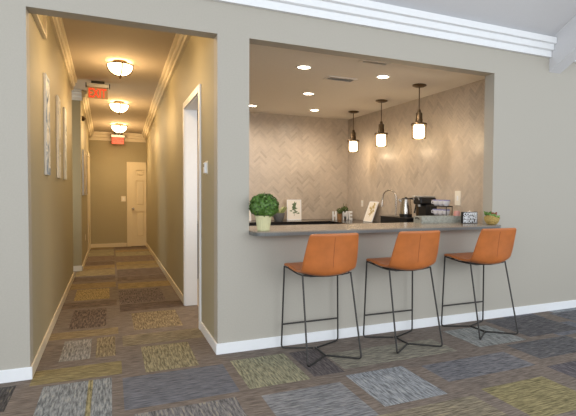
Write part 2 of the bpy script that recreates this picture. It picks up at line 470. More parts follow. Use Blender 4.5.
# baseboards
BH = .092
def bb(name, x0, x1, y0, y1, m):
    struct(MB().box(x0, x1, y0, y1, 0, BH, bev=.004).build(name, m))
bb('baseboard_front_left', -6.5, XL+.014, -.015, 0, M['white'])
bb('baseboard_front_right', XR-.014, 8., -.015, 0, M['white'])
bb('baseboard_left', XL, XL+.014, .002, 4.6, M['cream'])
bb('baseboard_right_near', XR-.014, XR, .002, DY0-.075, M['white'])
bb('baseboard_right', XR-.014, XR, DY1+.075, HALL_L-.015, M['cream'])
bb('baseboard_left_far', XL2, XL2+.014, 5.286, HALL_L-.015, M['cream'])
bb('baseboard_pier', XL2-.30, XL2+.014, 5.286, 5.3, M['white'])
bb('baseboard_far', XL2, .35, HALL_L-.015, HALL_L, M['cream'])

# crown mouldings : three stepped bands
def crown_profile(h, d):
    # (outward, height) measured from wall and down from top
    return [(0, 0), (d, 0), (d, -h*.31), (d*.86, -h*.335), (d*.68, -h*.34), (d*.68, -h*.63), (d*.55, -h*.665), (d*.36, -h*.67), (d*.36, -h), (0, -h)]
w = MB(); prof = crown_profile(.205, .105)
w.prism([(-a, ROOMC+.0+b) for a, b in prof], 'x', -6.5, 4.535)
struct(w.build('trim_1', M['white']))
w = MB(); w.prism([(-a, ROOMC+.0+b) for a, b in prof], 'x', 4.72, 8.)
struct(w.build('trim_2', M['white']))
# white beam running up the vault
w = MB(); w.hexa([(4.54, 0, 2.757), (4.715, 0, 2.757), (4.715, -7.1, 2.757+7.1*SL), (4.54, -7.1, 2.757+7.1*SL),
                  (4.54, 0, ROOMC+.02), (4.715, 0, ROOMC+.02), (4.715, -7.1, ROOMC+.02+7.1*SL), (4.54, -7.1, ROOMC+.02+7.1*SL)])
struct(w.build('trim_3', M['ceil']))
def hall_crown(name, x, sgn, pts, m, h=.17, d=.10):
    w = MB(); bm = w.bm; rings = []
    for y in pts:
        z = hallc(y-1e-6)
        rings.append([bm.verts.new((x+sgn*a, y, z+.004+b)) for a, b in crown_profile(h, d)])
    for A, B in zip(rings, rings[1:]):
        n = len(A)
        for i in range(n): bm.faces.new((A[i], A[(i+1) % n], B[(i+1) % n], B[i]))
    bm.faces.new(rings[0]); bm.faces.new(rings[-1])
    return struct(w.build(name, m))
hall_crown('trim_4', XL, 1, [TW, 4.6], M['cream'], .17, .075)
hall_crown('trim_5', XR, -1, [TW, 5., HALL_L-.1], M['cream'])
hall_crown('trim_6', XL2, 1, [5.3, HALL_L-.1], M['cream'])
z = hallc(5.3)
w = MB(); w.prism([(5.3-a, z+.004+b) for a, b in crown_profile(.17, .08)], 'x', XL2-.3, XL2+.02)
struct(w.build('trim_7', M['white']))
z = hallc(HALL_L)
w = MB(); w.prism([(HALL_L-a, z+.004+b) for a, b in crown_profile(.2, .1)], 'x', XL2, XR)
struct(w.build('trim_8', M['cream']))
# short L-shaped moulding high on the hallway's left wall
w = MB(); w.box(XL, XL+.03, .16, 1.0, 2.70, 2.725); w.box(XL, XL+.02, .16, 1.0, 2.74, 2.752); w.box(XL, XL+.03, .975, 1.0, 2.725, 3.06)
struct(w.build('trim_9', M['cream']))
# corner strip where the tile meets the bar opening
w = MB(); w.box(BARX-.06, BARX, TW, TW+.12, .872, BARC)
struct(w.build('trim_10', M['hallwall']))
# casing of the opening in the right hallway wall
w = MB()
w.box(XR-.018, XR, DY0-.07, DY0, 0, DZ+.07, .003); w.box(XR-.018, XR, DY1, DY1+.07, 0, DZ+.07, .003); w.box(XR-.018, XR, DY0, DY1, DZ, DZ+.07, .003)
w.box(XR-.002, XR+.135, DY0, DY0+.012, 0, DZ); w.box(XR-.002, XR+.135, DY1-.012, DY1, 0, DZ); w.box(XR-.002, XR+.135, DY0, DY1, DZ-.012, DZ)
struct(w.build('trim_11', M['white']))
# door casing far on the left hallway wall + door
w = MB(); w.box(XL2, XL2+.02, 7.75, 7.83, 0, 2.2); w.box(XL2, XL2+.02, 8.75, 8.83, 0, 2.2); w.box(XL2, XL2+.02, 7.83, 8.75, 2.12, 2.2)
struct(w.build('trim_12', M['cream']))
w = MB(); w.box(XL2, XL2+.008, 7.83, 8.75, .005, 2.12)
struct(w.build('door_2', M['doorw']))

# end door
dx0, dx1, dy = .452, XR-.002, HALL_L
w = MB(); w.box(.36, dx0, dy-.024, dy, 0, 2.07, .004); w.box(.36, .378, dy-.036, dy-.022, 0, 2.07, .003); w.box(dx0, dx1, dy-.022, dy, 1.99, 2.07, .004)
w.box(dx0-.012, dx1, dy-.03, dy-.02, 1.98, 1.992)
struct(w.build('trim_13', M['doorw']))
root = bpy.data.objects.new('door_1', None); COL.objects.link(root); root.location = (dx0, dy, 0); root['kind'] = 'structure'
w = MB(); W_ = dx1-dx0
rows = [(.22, .86), (1.0, 1.62), (1.72, 1.88)]
w.box(0, .10, -.03, 0, .01, 1.98); w.box(W_-.03, W_, -.03, 0, .01, 1.98)
zz = .01
for a, b in rows: w.box(.10, W_-.03, -.03, 0, zz, a); zz = b
w.box(.10, W_-.03, -.03, 0, zz, 1.98)
for a, b in rows:
    w.box(.10, W_-.03, -.006, 0, a, b); w.box(.135, W_-.06, -.026, -.005, a+.035, b-.035, .012)
d = w.build('door_panel', M['doorw'], root)
w = MB(); w.lathe([(.0, -.002), (.028, -.002), (.028, .006), (.012, .01), (.012, .035), (.027, .045), (.03, .06), (.02, .072), (0, .075)], 16)
w.xf(Matrix.Translation((.045, -.03, .93)) @ Matrix.Rotation(PI/2, 4, 'X'))
h = w.build('door_handle', M['steel'], root, True)

# ------------------------------------------------------------------ bar slab, counters
def rounded_slab(x0, x1, y0, y1, r):
    pts = []
    for cx, cy, a0 in ((x0+r, y0+r, PI), (x1-r, y0+r, 1.5*PI)):
        for k in range(9): a = a0+PI/2*k/8; pts.append((cx+r*math.cos(a), cy+r*math.sin(a)))
    return pts
sx0, sx1 = BX0+.002, BX1-.002
t = thing('bar_countertop', 'long stone-look bar top with slate grey edge above the three stools', 'countertop', (0, 0, 0))
# outline: overhang with rounded ends in front of wall
out = rounded_slab(BX0+.002, BX1-.002, -.2, -.002, .10)
out = out + [(sx1, .55), (sx0, .55)]
w = MB(); w.prism(out, 'z', 1.022, 1.032); w.build('top_surface', M['slabtop'], t)
w = MB(); w.prism(out, 'z', .996, 1.022); w.build('edge_band', M['slabedge'], t)

t = thing('back_counter', 'black granite counter with charcoal cabinets along the tiled back wall', 'counter', (0, 0, 0))
w = MB(); w.box(1.0, 3.43, 3.70, BARD-.002, .835, .87, .004); w.build('worktop', M['granite'], t)
w = MB(); w.box(1.0, 3.43, 3.74, BARD-.002, .0, .834); w.build('cabinet_body', M['cabinet'], t)
for k in range(5):
    x = 1.02+.485*k
    w = MB(); w.box(x, x+.465, 3.72, 3.739, .12, .81, .004); dd = w.build('cabinet_door', M['cabinet'], t)
    w = MB(); w.tube([(x+.42, 3.70, .6), (x+.42, 3.70, .74)], .006); w.build('handle', M['steel'], dd)
t = thing('side_counter', 'black granite counter along the tiled right wall under the pendants', 'counter', (0, 0, 0))
w = MB(); w.box(3.432, BARX-.002, .58, BARD-.002, .835, .87, .004); w.build('worktop', M['granite'], t)
w = MB(); w.box(3.47, BARX-.002, .58, BARD-.002, 0, .834); w.build('cabinet_body', M['cabinet'], t)
for k in range(6):
    y = .62+.5*k
    w = MB(); w.box(3.45, 3.469, y, y+.48, .12, .81, .004); dd = w.build('cabinet_door', M['cabinet'], t)
    w = MB(); w.tube([(3.435, y+.42, .6), (3.435, y+.42, .74)], .006); w.build('handle', M['steel'], dd)

# ------------------------------------------------------------------ bar stools
def seat_mesh():
    # profile from the front lip back and up: (y, z, halfwidth, side-lift)
    P = [(.262, .718, .242, .0), (.276, .732, .250, .0), (.256, .741, .253, .0), (.16, .730, .250, .002), (.05, .710, .246, .008),
         (-.05, .694, .243, .026), (-.13, .687, .243, .05), (-.182, .699, .243, .07), (-.206, .740, .242, .066), (-.214, .81, .240, .044),
         (-.225, .89, .232, .028), (-.237, .96, .224, .015), (-.249, 1.015, .216, .006), (-.253, 1.036, .208, .0)]
    bm = bmesh.new(); n = 12; rows = []
    for i, (y, z, hw, lift) in enumerate(P):
        j0, j1 = max(i-1, 0), min(i+1, len(P)-1)
        ty, tz = P[j1][0]-P[j0][0], P[j1][1]-P[j0][1]; L = math.hypot(ty, tz); ny, nz = -tz/L*-1, ty/L*-1
        # normal towards the sitter: for the seat it is up, for the back it is forward
        ny, nz = tz/L, -ty/L
        row = []
        for k in range(n+1):
            s = -1+2*k/n
            q = lift*abs(s)**2.2
            row.append(bm.verts.new((hw*s, y+ny*q, z+nz*q)))
        rows.append(row)
    for a, b in zip(rows, rows[1:]):
        for k in range(n): bm.faces.new((a[k], a[k+1], b[k+1], b[k]))
    bmesh.ops.recalc_face_normals(bm, faces=bm.faces)
    me = bpy.data.meshes.new('seat'); bm.to_mesh(me); bm.free()
    return me
def apply_mods(o):
    bpy.context.view_layer.update()
    me = bpy.data.meshes.new_from_object(o.evaluated_get(bpy.context.evaluated_depsgraph_get()))
    mats = [m for m in o.data.materials]; o.modifiers.clear(); o.data = me
    return o
def bend(pts, r=.03, n=5):
    """round the inner corners of a polyline"""
    pts = [Vector(p) for p in pts]; out = [pts[0]]
    for a, b, c in zip(pts, pts[1:], pts[2:]):
        u, v = (a-b).normalized(), (c-b).normalized(); rr = min(r, (a-b).length*.45, (c-b).length*.45)
        p0, p1 = b+u*rr, b+v*rr
        for k in range(n+1):
            t_ = k/n; out.append((1-t_)**2*p0+2*t_*(1-t_)*b+t_*t_*p1)
    out.append(pts[-1]); return out
def split_seat():
    """the leather shell as two meshes: seat and backrest"""
    me = seat_mesh(); o = link('shell', me, M['leather'])
    s = o.modifiers.new('s', 'SOLIDIFY'); s.thickness = .026; s.offset = 0
    b = o.modifiers.new('b', 'SUBSURF'); b.levels = b.render_levels = 2
    apply_mods(o)
    for p in o.data.polygons: p.use_smooth = True
    bmS = bmesh.new(); bmS.from_mesh(o.data); bmB = bmS.copy()
    bmesh.ops.delete(bmS, geom=[f for f in bmS.faces if f.calc_center_median().y < -.185 or f.calc_center_median().z > .775], context='FACES')
    bmesh.ops.delete(bmB, geom=[f for f in bmB.faces if not (f.calc_center_median().y < -.185 or f.calc_center_median().z > .775)], context='FACES')
    a = bpy.data.meshes.new('seat'); bmS.to_mesh(a); c = bpy.data.meshes.new('backrest'); bmB.to_mesh(c)
    bmS.free(); bmB.free(); bpy.data.objects.remove(o)
    for q in (a, c):
        q.materials.clear()
        for p in q.polygons: p.use_smooth = True
    return a, c
def make_stool(label, loc, rz):
    t = thing('bar_stool', label, 'bar stool', loc, rz, 'leather bar stools at the counter')
    a, c = split_seat()
    link('seat', a, M['leather'], t); bk = link('backrest', c, M['leather'], t)
    w = MB(); w.tube([(0, -.2215, .76), (0, -.2275, .81), (0, -.239, .89), (0, -.251, .96), (0, -.262, 1.005)], .0014, 6)
    w.build('seam', M['leatherdark'], bk)
    r = .0075
    # under-seat ring
    w = MB()
    ring = bend([(-.225, .2, .706), (-.222, .0, .690), (-.205, -.12, .690), (0, -.13, .676), (.205, -.12, .690), (.222, 0, .690), (.225, .2, .706)], .05)
    w.tube(ring, .006); w.tube([(-.225, .2, .706), (0, .2, .70), (.225, .2, .706)], .006)
    w.box(-.15, .15, -.10, .14, .672, .682, .003)
    w.build('seat_frame', M['iron'], t)
    F = .27; z0 = .008
    for s in (-1, 1):
        w = MB(); w.tube(bend([(s*.252, .250, .724), (s*.270, .270, z0), (s*.02, .150, z0)], .03), r); w.build('leg', M['iron'], t)
        w = MB(); w.tube(bend([(s*.215, -.10, .694), (s*.234, -.275, z0), (s*.012, -.082, z0)], .03), r); w.build('leg', M['iron'], t)
    w = MB(); w.tube([(0, .158, z0), (0, -.09, z0)], r*1.05); w.build('floor_brace', M['iron'], t)
    w = MB(); w.tube([(-.2645, .2645, .213), (.2645, .2645, .213)], r); w.build('footrest', M['iron'], t)
    for s in (-1, 1):
        w = MB(); w.tube([(s*.252, .250, .720), (s*.222, .195, .706)], .006); w.build('bracket', M['iron'], t)
    return t
LB = ['tan leather bar stool nearest the hallway, below the boxwood end of the bar',
      'middle tan leather bar stool, between the other two stools',
      'tan leather bar stool farthest from the hallway, below the letter board']
st0 = make_stool(LB[0], (1.605, -.335, 0), 0)
for lb, loc, rz in ((LB[1], (2.405, -.345, 0), 0), (LB[2], (3.312, -.325, 0), R_ if False else 0)):
    c = copy_tree(st0); c.location = loc; c['label'] = lb; c.rotation_euler = (0, 0, rz)

# ------------------------------------------------------------------ pendants
def make_pendant(loc, label):
    t = thing('pendant_lamp', label, 'pendant lamp', loc, 0, 'pendants along the tiled side wall')
    w = MB(); w.lathe([(0, 0), (.088, 0), (.092, -.012), (.06, -.026), (.012, -.034), (0, -.034)], 24); w.build('canopy', M['bronze'], t, True)
    w = MB(); w.tube([(0, 0, -.03), (0, 0, -.33)], .007); w.build('rod', M['bronze'], t)
    w = MB(); w.lathe([(0, -.31), (.018, -.312), (.024, -.345), (.042, -.36), (.042, -.43), (.047, -.44), (.047, -.475), (.06, -.482), (.098, -.487), (.103, -.497), (.103, -.51), (0, -.512)], 24)
    w.build('socket', M['bronze'], t, True)
    w = MB(); w.lathe([(.062, -.512), (.066, -.53), (.068, -.6), (.067, -.66), (.055, -.678), (0, -.682)], 24); w.build('lamp_shade', M['pend'], t, True)
    w = MB()
    for k in range(4):
        a = PI/4+k*PI/2; w.tube([(.092*math.cos(a), .092*math.sin(a), -.505), (.088*math.cos(a), .088*math.sin(a), -.68)], .0045, 6)
    w.tube([(.088*math.cos(2*PI*k/24), .088*math.sin(2*PI*k/24), -.68) for k in range(25)], .0045, 6)
    w.build('cage', M['bronze'], t)
    return t
p0 = make_pendant((3.568, 1.183, BARC), 'bronze pendant with glowing glass shade, nearest to the front and largest in view')
for loc, lb in (((3.664, 2.331, BARC), 'bronze pendant with glowing glass shade, middle of the row of three'),
                ((3.738, 3.424, BARC), 'bronze pendant with glowing glass shade, farthest back by the tiled corner')):
    c = copy_tree(p0); c.location = loc; c['label'] = lb
def point(name, loc, e, col, r=.05):
    L = bpy.data.lights.new(name, 'POINT'); L.energy = e; L.color = col; L.shadow_soft_size = r
    o = bpy.data.objects.new(name, L); COL.objects.link(o); o.location = loc; return o
def spot(name, loc, e, col, ang=150, r=.05):
    L = bpy.data.lights.new(name, 'SPOT'); L.energy = e; L.color = col; L.shadow_soft_size = r; L.spot_size = math.radians(ang); L.spot_blend = .8
    o = bpy.data.objects.new(name, L); COL.objects.link(o); o.location = loc; return o

WARM = (1., .74, .46)
for x, y in ((3.568, 1.183), (3.664, 2.331), (3.738, 3.424)): point('pendant_glow', (x, y, BARC-.74), 3, WARM, .04)

# ------------------------------------------------------------------ downlights
dl = [(1.933, 1.006, 'recessed downlight in the bar ceiling, large one left of the wide vent'),
      (2.926, .995, 'recessed downlight in the bar ceiling, between the nearest two pendants and the small vent'),
      (2.505, 2.349, 'recessed downlight in the bar ceiling, middle of the left cluster'),
      (3.094, 3.595, 'recessed downlight in the bar ceiling, farthest right by the back wall'),
      (2.049, 3.665, 'recessed downlight in the bar ceiling, leftmost beside the opening edge')]
proto = None
for x, y, lb in dl:
    if proto is None:
        t = proto = thing('recessed_downlight', lb, 'ceiling light', (x, y, BARC), 0, 'recessed downlights in the bar ceiling')
        w = MB(); w.lathe([(.068, -.001), (.088, -.001), (.088, -.005), (.07, -.009), (.066, -.004), (.068, -.001)], 28, cap=False); w.build('trim_ring', M['white'], t, True)
        w = MB(); w.lathe([(0, -.0045), (.066, -.0045), (.066, -.001), (0, -.001)], 28); w.build('lens', M['dl'], t)
    else:
        t = copy_tree(proto); t.location = (x, y, BARC); t['label'] = lb
    spot('downlight_beam', (x, y, BARC-.02), 40, (1., .86, .71), 168, .06)

# vents
def vent(loc, wx, wy, lb, rz=0):
    t = thing('ceiling_vent', lb, 'vent', loc, rz, 'air vents in the bar ceiling')
    w = MB(); f = .028
    w.box(-wx/2, wx/2, -wy/2, -wy/2+f, -.010, -.001); w.box(-wx/2, wx/2, wy/2-f, wy/2, -.010, -.001)
    w.box(-wx/2, -wx/2+f, -wy/2+f, wy/2-f, -.010, -.001); w.box(wx/2-f, wx/2, -wy/2+f, wy/2-f, -.010, -.001)
    w.build('frame', M['ceilbar'], t)
    w = MB(); w.box(-wx/2+f, wx/2-f, -wy/2+f, wy/2-f, -.003, -.001); w.build('backing', M['cabinet'], t)
    w = MB(); n = 6
    for k in range(n):
        y = -wy/2+f+(wy-2*f)*(k+.5)/n
        w.hexa([(-wx/2+f, y-.007, -.010), (wx/2-f, y-.007, -.010), (wx/2-f, y-.004, -.010), (-wx/2+f, y-.004, -.010),
                (-wx/2+f, y+.003, -.0035), (wx/2-f, y+.003, -.0035), (wx/2-f, y+.006, -.0035), (-wx/2+f, y+.006, -.0035)])
    w.build('slats', M['ceilbar'], t)
vent((2.53, 1.34, BARC), .38, .19, 'wide air vent in the bar ceiling among the downlights')
vent((2.53, .48, BARC), .34, .12, 'narrow pale air vent in the bar ceiling close to the front header')

# ------------------------------------------------------------------ hallway lights
def hall_light(loc, lb):
    t = thing('flush_ceiling_light', lb, 'ceiling light', loc, 0, 'glass bowl lights along the hallway ceiling')
    w = MB(); w.lathe([(0, .01), (.09, .01), (.09, -.018), (.02, -.03), (.02, -.05), (0, -.05)], 24); w.build('canopy', M['bronze'], t, True)
    w = MB(); pr = []
    for k in range(9):
        a = k/8*PI/2; pr.append((.16*math.cos(a)**.9 if k < 8 else 0., -.045-.145*math.sin(a)))
    w.lathe(pr, 32, cap=False); w.lathe([(r*.96, z_+.006) for r, z_ in pr], 32, cap=False); w.build('glass_bowl', M['bowl'], t, True)
    w = MB(); w.tube([(.164*math.cos(2*PI*k/32), .164*math.sin(2*PI*k/32), -.043) for k in range(33)], .009, 6)
    for k in range(4):
        a = .15+k*PI/2
        w.tube([((r+.006)*math.cos(a), (r+.006)*math.sin(a), z_-.002) for r, z_ in pr], .008, 6)
    w.build('strap_frame', M['strap'], t)
    w = MB(); w.lathe([(0, -.186), (.022, -.188), (.032, -.20), (.014, -.215), (.012, -.228), (0, -.238)], 16); w.build('finial', M['bronze'], t, True)
    return t
hl = [(.13, 3.361, 'glass bowl ceiling light nearest in the hallway, the largest of three'),
      (.152, 5.894, 'glass bowl ceiling light in the middle of the hallway, just past the near exit sign'),
      (.18, 7.942, 'glass bowl ceiling light farthest down the hallway, above the far exit sign')]
h0 = None
for x, y, lb in hl:
    z = hallc(y)-.004
    if h0 is None: h0 = hall_light((x, y, z), lb)
    else:
        c = copy_tree(h0); c.location = (x, y, z); c['label'] = lb
    spot('bowl_glow', (x, y, z-.30), 27, (1., .72, .42), 172, .12); point('bowl_glow', (x, y, z-.30), 14, (1., .66, .32), .12)
point('entry_glow', (.13, .9, hallc(.9)-.1), 0.001, (1., .66, .33), .12) if False else None

c = copy_tree(h0); c.location = (.11, .9, hallc(.9)-.004); c['label'] = 'glass bowl ceiling light just inside the hallway, tucked up behind the opening header'
spot('entry_glow', (.11, .9, hallc(.9)-.30), 20, (1., .70, .38), 172, .12); point('entry_glow', (.11, .9, hallc(.9)-.30), 9, (1., .66, .32), .12)
# exit signs
def exit_sign(loc, lb, W, H, panel, letters, drop=.03):
    t = thing('exit_sign', lb, 'exit sign', loc, 0, 'exit signs hanging from the hallway ceiling')
    w = MB(); w.box(-W*.28, W*.28, -.03, .03, -drop, .0, .004); w.build('canopy', M['cabinet'], t)
    w = MB(); w.box(-W/2+.008, W/2-.008, -.03, .03, -drop-.062, -drop, .006); w.build('housing', M['silver'], t)
    for s in (-1, 1):
        w = MB(); w.box(s*(W/2-.002)-.006, s*(W/2-.002)+.006, -.032, .032, -drop-.075, -drop+.003); w.build('end_cap', M['black'], t)
    w = MB(); w.box(-W/2+.02, W/2-.03, -.006, .006, -drop-.062-H, -drop-.062, .002); p = w.build('face_panel', panel, t)
    text_part('lettering', 'EXIT', .17, .003, letters, t, Matrix.Translation((-.005, -.009, -drop-.062-H/2)) @ RX, .001, (W-.09, H*.82))
    return t
exit_sign((-.167, 4.6, hallc(4.6)-.002), 'exit sign near the first bowl light, red letters under a silver housing', .335, .17, M['exitpanel'], M['exitred'], .035)
exit_sign((.168, 8.72, hallc(8.72)-.002), 'exit sign far down the hallway, in front of the end wall', .31, .155, M['exitpanelfar'], M['exitred'], .10)

# ------------------------------------------------------------------ pictures in the hall
cols = [[(60, 84, 130), (150, 172, 196), (236, 236, 232), (150, 160, 150)], [(120, 132, 150), (226, 228, 226), (180, 176, 160)], [(90, 110, 140), (220, 226, 230), (160, 168, 170)]]
lbs = ['tall blue and white abstract canvas nearest the room on the left hallway wall', 'tall pale abstract canvas, middle of three on the left hallway wall',
       'tall pale abstract canvas, farthest of three on the near left hallway wall']
for i, (y0, y1) in enumerate(((.97, 1.27), (2.10, 2.40), (2.95, 3.24))):
    t = thing('wall_canvas', lbs[i], 'picture', (XL, (y0+y1)/2, 1.95), 0, 'canvases on the near left hallway wall')
    hw = (y1-y0)/2
    w = MB(); w.box(.001, .018, -hw, hw, -.45, .45, .003); w.build('stretcher', M['plate'], t)
    w = MB(); w.box(.0185, .021, -hw+.004, hw-.004, -.446, .446); w.build('painting', art_mat('abstract_art', cols[i], (3, 4, 6), i*3.1), t)
for i, (y0, y1) in enumerate(((5.6, 6.2), (6.6, 7.2))):
    t = thing('wall_canvas', ['tall muted canvas on the far left hallway wall, just past the pier', 'tall muted canvas on the far left hallway wall, beside the far door casing'][i],
              'picture', (XL2, (y0+y1)/2, 1.68), 0, 'canvases on the far left hallway wall')
    hw = (y1-y0)/2
    w = MB(); w.box(.001, .030, -hw, hw, -.40, .40, .003); w.build('stretcher', M['silver'], t)
    w = MB(); w.box(.0305, .034, -hw+.02, hw-.02, -.38, .38); w.build('painting', art_mat('muted_art', [(120, 100, 72), (190, 176, 150), (150, 134, 100)], (3, 4, 5), i*2), t)
# small dark device high on the far left wall
t = thing('wall_sensor', 'small dark sensor high on the far left hallway wall', 'sensor', (XL2, 5.75, 2.63))
w = MB(); w.lathe([(0, 0), (.045, 0), (.045, .02), (.03, .045), (0, .05)], 16).xf(Matrix.Rotation(PI/2, 4, 'Y')); w.build('housing', M['bronze'], t, True)
w = MB(); w.lathe([(0, .05), (.016, .05), (.014, .06), (0, .063)], 12).xf(Matrix.Rotation(PI/2, 4, 'Y')); w.build('lens', M['black'], t, True)

# thermostat, switch, outlets
t = thing('thermostat', 'small white thermostat on the right hallway wall by the bar corner', 'thermostat', (XR, .50, 1.58))
w = MB(); w.box(-.006, 0, -.05, .05, -.06, .06, .002); w.build('mounting_plate', M['plate'], t)
w = MB(); w.box(-.028, -.006, -.036, .036, -.052, .046, .006); b_ = w.build('body', M['white'], t)
w = MB(); w.box(-.0295, -.028, -.022, .022, .005, .032); w.build('display', M['galv'], t)
def plate(name, lb, cat, loc, axis, sw=False, wd=.075, ht=.118, m='plate'):
    t = thing(name, lb, cat, loc, axis)
    w = MB(); w.box(-wd/2, wd/2, -.006, 0, -ht/2, ht/2, .002); w.build('plate', M[m], t)
    if sw:
        w = MB(); w.box(-.016, .016, -.011, -.006, -.032, .032, .002); w.build('toggle', M['white'], t)
    else:
        for s in (-1, 1):
            w = MB(); w.box(-.017, .017, -.0085, -.006, s*.026-.018, s*.026+.018, .002); w.build('socket', M['white'], t)
plate('light_switch', 'cream light switch on the hallway end wall left of the door', 'light switch', (.285, HALL_L, 1.17), 0, True, .1, .13)
plate('wall_outlet', 'cream outlet low on the far left hallway wall', 'outlet', (XL2, 6.6, .46), PI/2)
plate('wall_outlet', 'pale outlet on the side wall tiles between the corner and the leaning print', 'outlet', (BARX+.0, 3.72, 1.17), -PI/2)
plate('light_switch', 'tall pale switch plate on the side wall tiles above the letter board', 'light switch', (BARX+.0, 1.02, 1.30), -PI/2, True, .12, .19)

# ------------------------------------------------------------------ plants
def leaves(w, n, fn, size, rnd):
    bm = w.bm
    for _ in range(n):
        p, nrm = fn(rnd)
        t1 = nrm.orthogonal().normalized(); t1.rotate(Matrix.Rotation(rnd.uniform(0, 2*PI), 3, nrm).to_quaternion())
        t2 = nrm.cross(t1); s = size*rnd.uniform(.7, 1.3)
        tip = p+t1*s+nrm*s*.35
        v = [bm.verts.new(q) for q in (p-t1*s*.6, p+t2*s*.5+nrm*s*.12, tip, p-t2*s*.5+nrm*s*.12)]
        bm.faces.new(v)
def ball(r, flat=1.):
    def f(rnd):
        d = Vector((rnd.gauss(0, 1), rnd.gauss(0, 1), rnd.gauss(0, 1))).normalized()
        rr = r*rnd.uniform(.72, 1.03)
        n_ = (d+Vector((rnd.uniform(-.5, .5), rnd.uniform(-.5, .5), rnd.uniform(-.2, .6)))).normalized()
        return Vector((d.x*rr, d.y*rr, d.z*rr*flat)), n_
    return f
t = thing('potted_boxwood', 'round green boxwood ball in a pale green ribbed pot on the bar end', 'potted plant', (1.172, -.065, 1.033))
w = MB(); bm = w.bm; n = 48; rings = []
for r_, z_, rib in ((.048, 0, 0), (.050, .004, 1), (.065, .105, 1), (.067, .11, 0), (.070, .128, 0), (.062, .128, 0), (.056, .09, 0)):
    rings.append([bm.verts.new(((r_+(.0018 if k % 2 else -.0008)*rib)*math.cos(2*PI*k/n), (r_+(.0018 if k % 2 else -.0008)*rib)*math.sin(2*PI*k/n), z_)) for k in range(n)])
for A, B in zip(rings, rings[1:]):
    for k in range(n): bm.faces.new((A[k], A[(k+1) % n], B[(k+1) % n], B[k]))
bm.faces.new(rings[0]); w.build('pot', M['potgreen'], t)
w = MB(); w.lathe([(0, .093), (.054, .096)], 20); w.build('soil', M['cabinet'], t)
w = MB(); w.tube([(0, 0, .09), (.003, 0, .18)], .008); w.build('stem', M['wood'], t)
w = MB(); rnd = random.Random(5); leaves(w, 2300, ball(.121, .84), .0185, rnd)
w.xf(Matrix.Translation((.006, 0, .212))); w.build('foliage', M['leaf'], t)

BZ = .871
t = thing('potted_succulent', 'pale green leafy plant in a dark grey bowl behind the boxwood', 'potted plant', (2.60, 3.98, BZ))
w = MB(); w.lathe([(0, 0), (.065, 0), (.075, .01), (.10, .09), (.105, .135), (.095, .135), (.09, .10), (0, .10)], 28); w.build('pot', M['potgrey'], t, True)
w = MB(); rnd = random.Random(8)
for k in range(34):
    a = rnd.uniform(0, 2*PI); r_ = rnd.uniform(.01, .1); l_ = rnd.uniform(.09, .19)
    d = Vector((math.cos(a)*.6, math.sin(a)*.6, 1)).normalized(); p = Vector((r_*.6*math.cos(a), r_*.6*math.sin(a), .10))
    w.tube([p, p+d*l_*.5, p+d*l_+Vector((math.cos(a), math.sin(a), 0))*.02], .01, 5, rs=[.006, .013, .003])
w.build('foliage', M['leafpale'], t)

def framed_print(lb, loc, rz, tilt, wd, ht, mats, extra=None):
    t = thing('framed_print', lb, 'picture', loc, rz, 'small prints on the counters')
    R = Matrix.Rotation(-tilt, 4, 'X')
    w = MB(); f = .012
    w.box(-wd/2, wd/2, 0, .015, 0, f); w.box(-wd/2, wd/2, 0, .015, ht-f, ht); w.box(-wd/2, -wd/2+f, 0, .015, f, ht-f); w.box(wd/2-f, wd/2, 0, .015, f, ht-f)
    w.xf(R).build('frame', M['white'], t)
    w = MB(); w.box(-wd/2+f, wd/2-f, .004, .014, f, ht-f); p = w.xf(R).build('print', M['paper'], t)
    # botanical drawing: stems and leaves, raised ink
    w = MB(); bm = w.bm; rnd = random.Random(int(wd*1000)+int(loc[0]*10)); y = .0028
    def leafq(cx, cz, a, s):
        u = Vector((math.cos(a), 0, math.sin(a))); v = Vector((-math.sin(a), 0, math.cos(a)))
        c_ = Vector((cx, y, cz)); vs = [bm.verts.new(c_+q) for q in (-u*s, v*s*.4, u*s, -v*s*.4)]
        bm.faces.new(vs)
    for k in range(14):
        leafq(rnd.gauss(0, wd*.11), ht*.66+rnd.gauss(0, ht*.09), rnd.uniform(0, PI), wd*.135)
    for k in range(7):
        leafq(rnd.gauss(0, wd*.15), ht*.42+rnd.gauss(0, ht*.05), rnd.uniform(0, PI), wd*.12)
    bm.faces.new([bm.verts.new((a, y, b)) for a, b in ((-wd*.012, ht*.2), (wd*.012, ht*.2), (wd*.012, ht*.7), (-wd*.012, ht*.7))])
    w.xf(R).build('drawing', mats, t)
    return t
M['inkgreen'] = mat('print_green', (112, 134, 96), rough=.7, var=.25, scale=120)
M['inkgold'] = mat('print_gold', (196, 176, 120), rough=.7, var=.25, scale=120)
framed_print('white print with green botanical drawing standing against the back wall tiles', (2.935, 4.13, BZ), 0, .04, .265, .36, M['inkgreen'])
framed_print('white print half hidden behind the bar opening edge, left of the boxwood', (2.04, 4.15, BZ), 0, .04, .25, .33, M['inkgreen'])
framed_print('cream print leaning back against the side wall near the tap', (3.90, 3.20, BZ+.0055), -PI/2, .36, .30, .36, M['inkgold'])

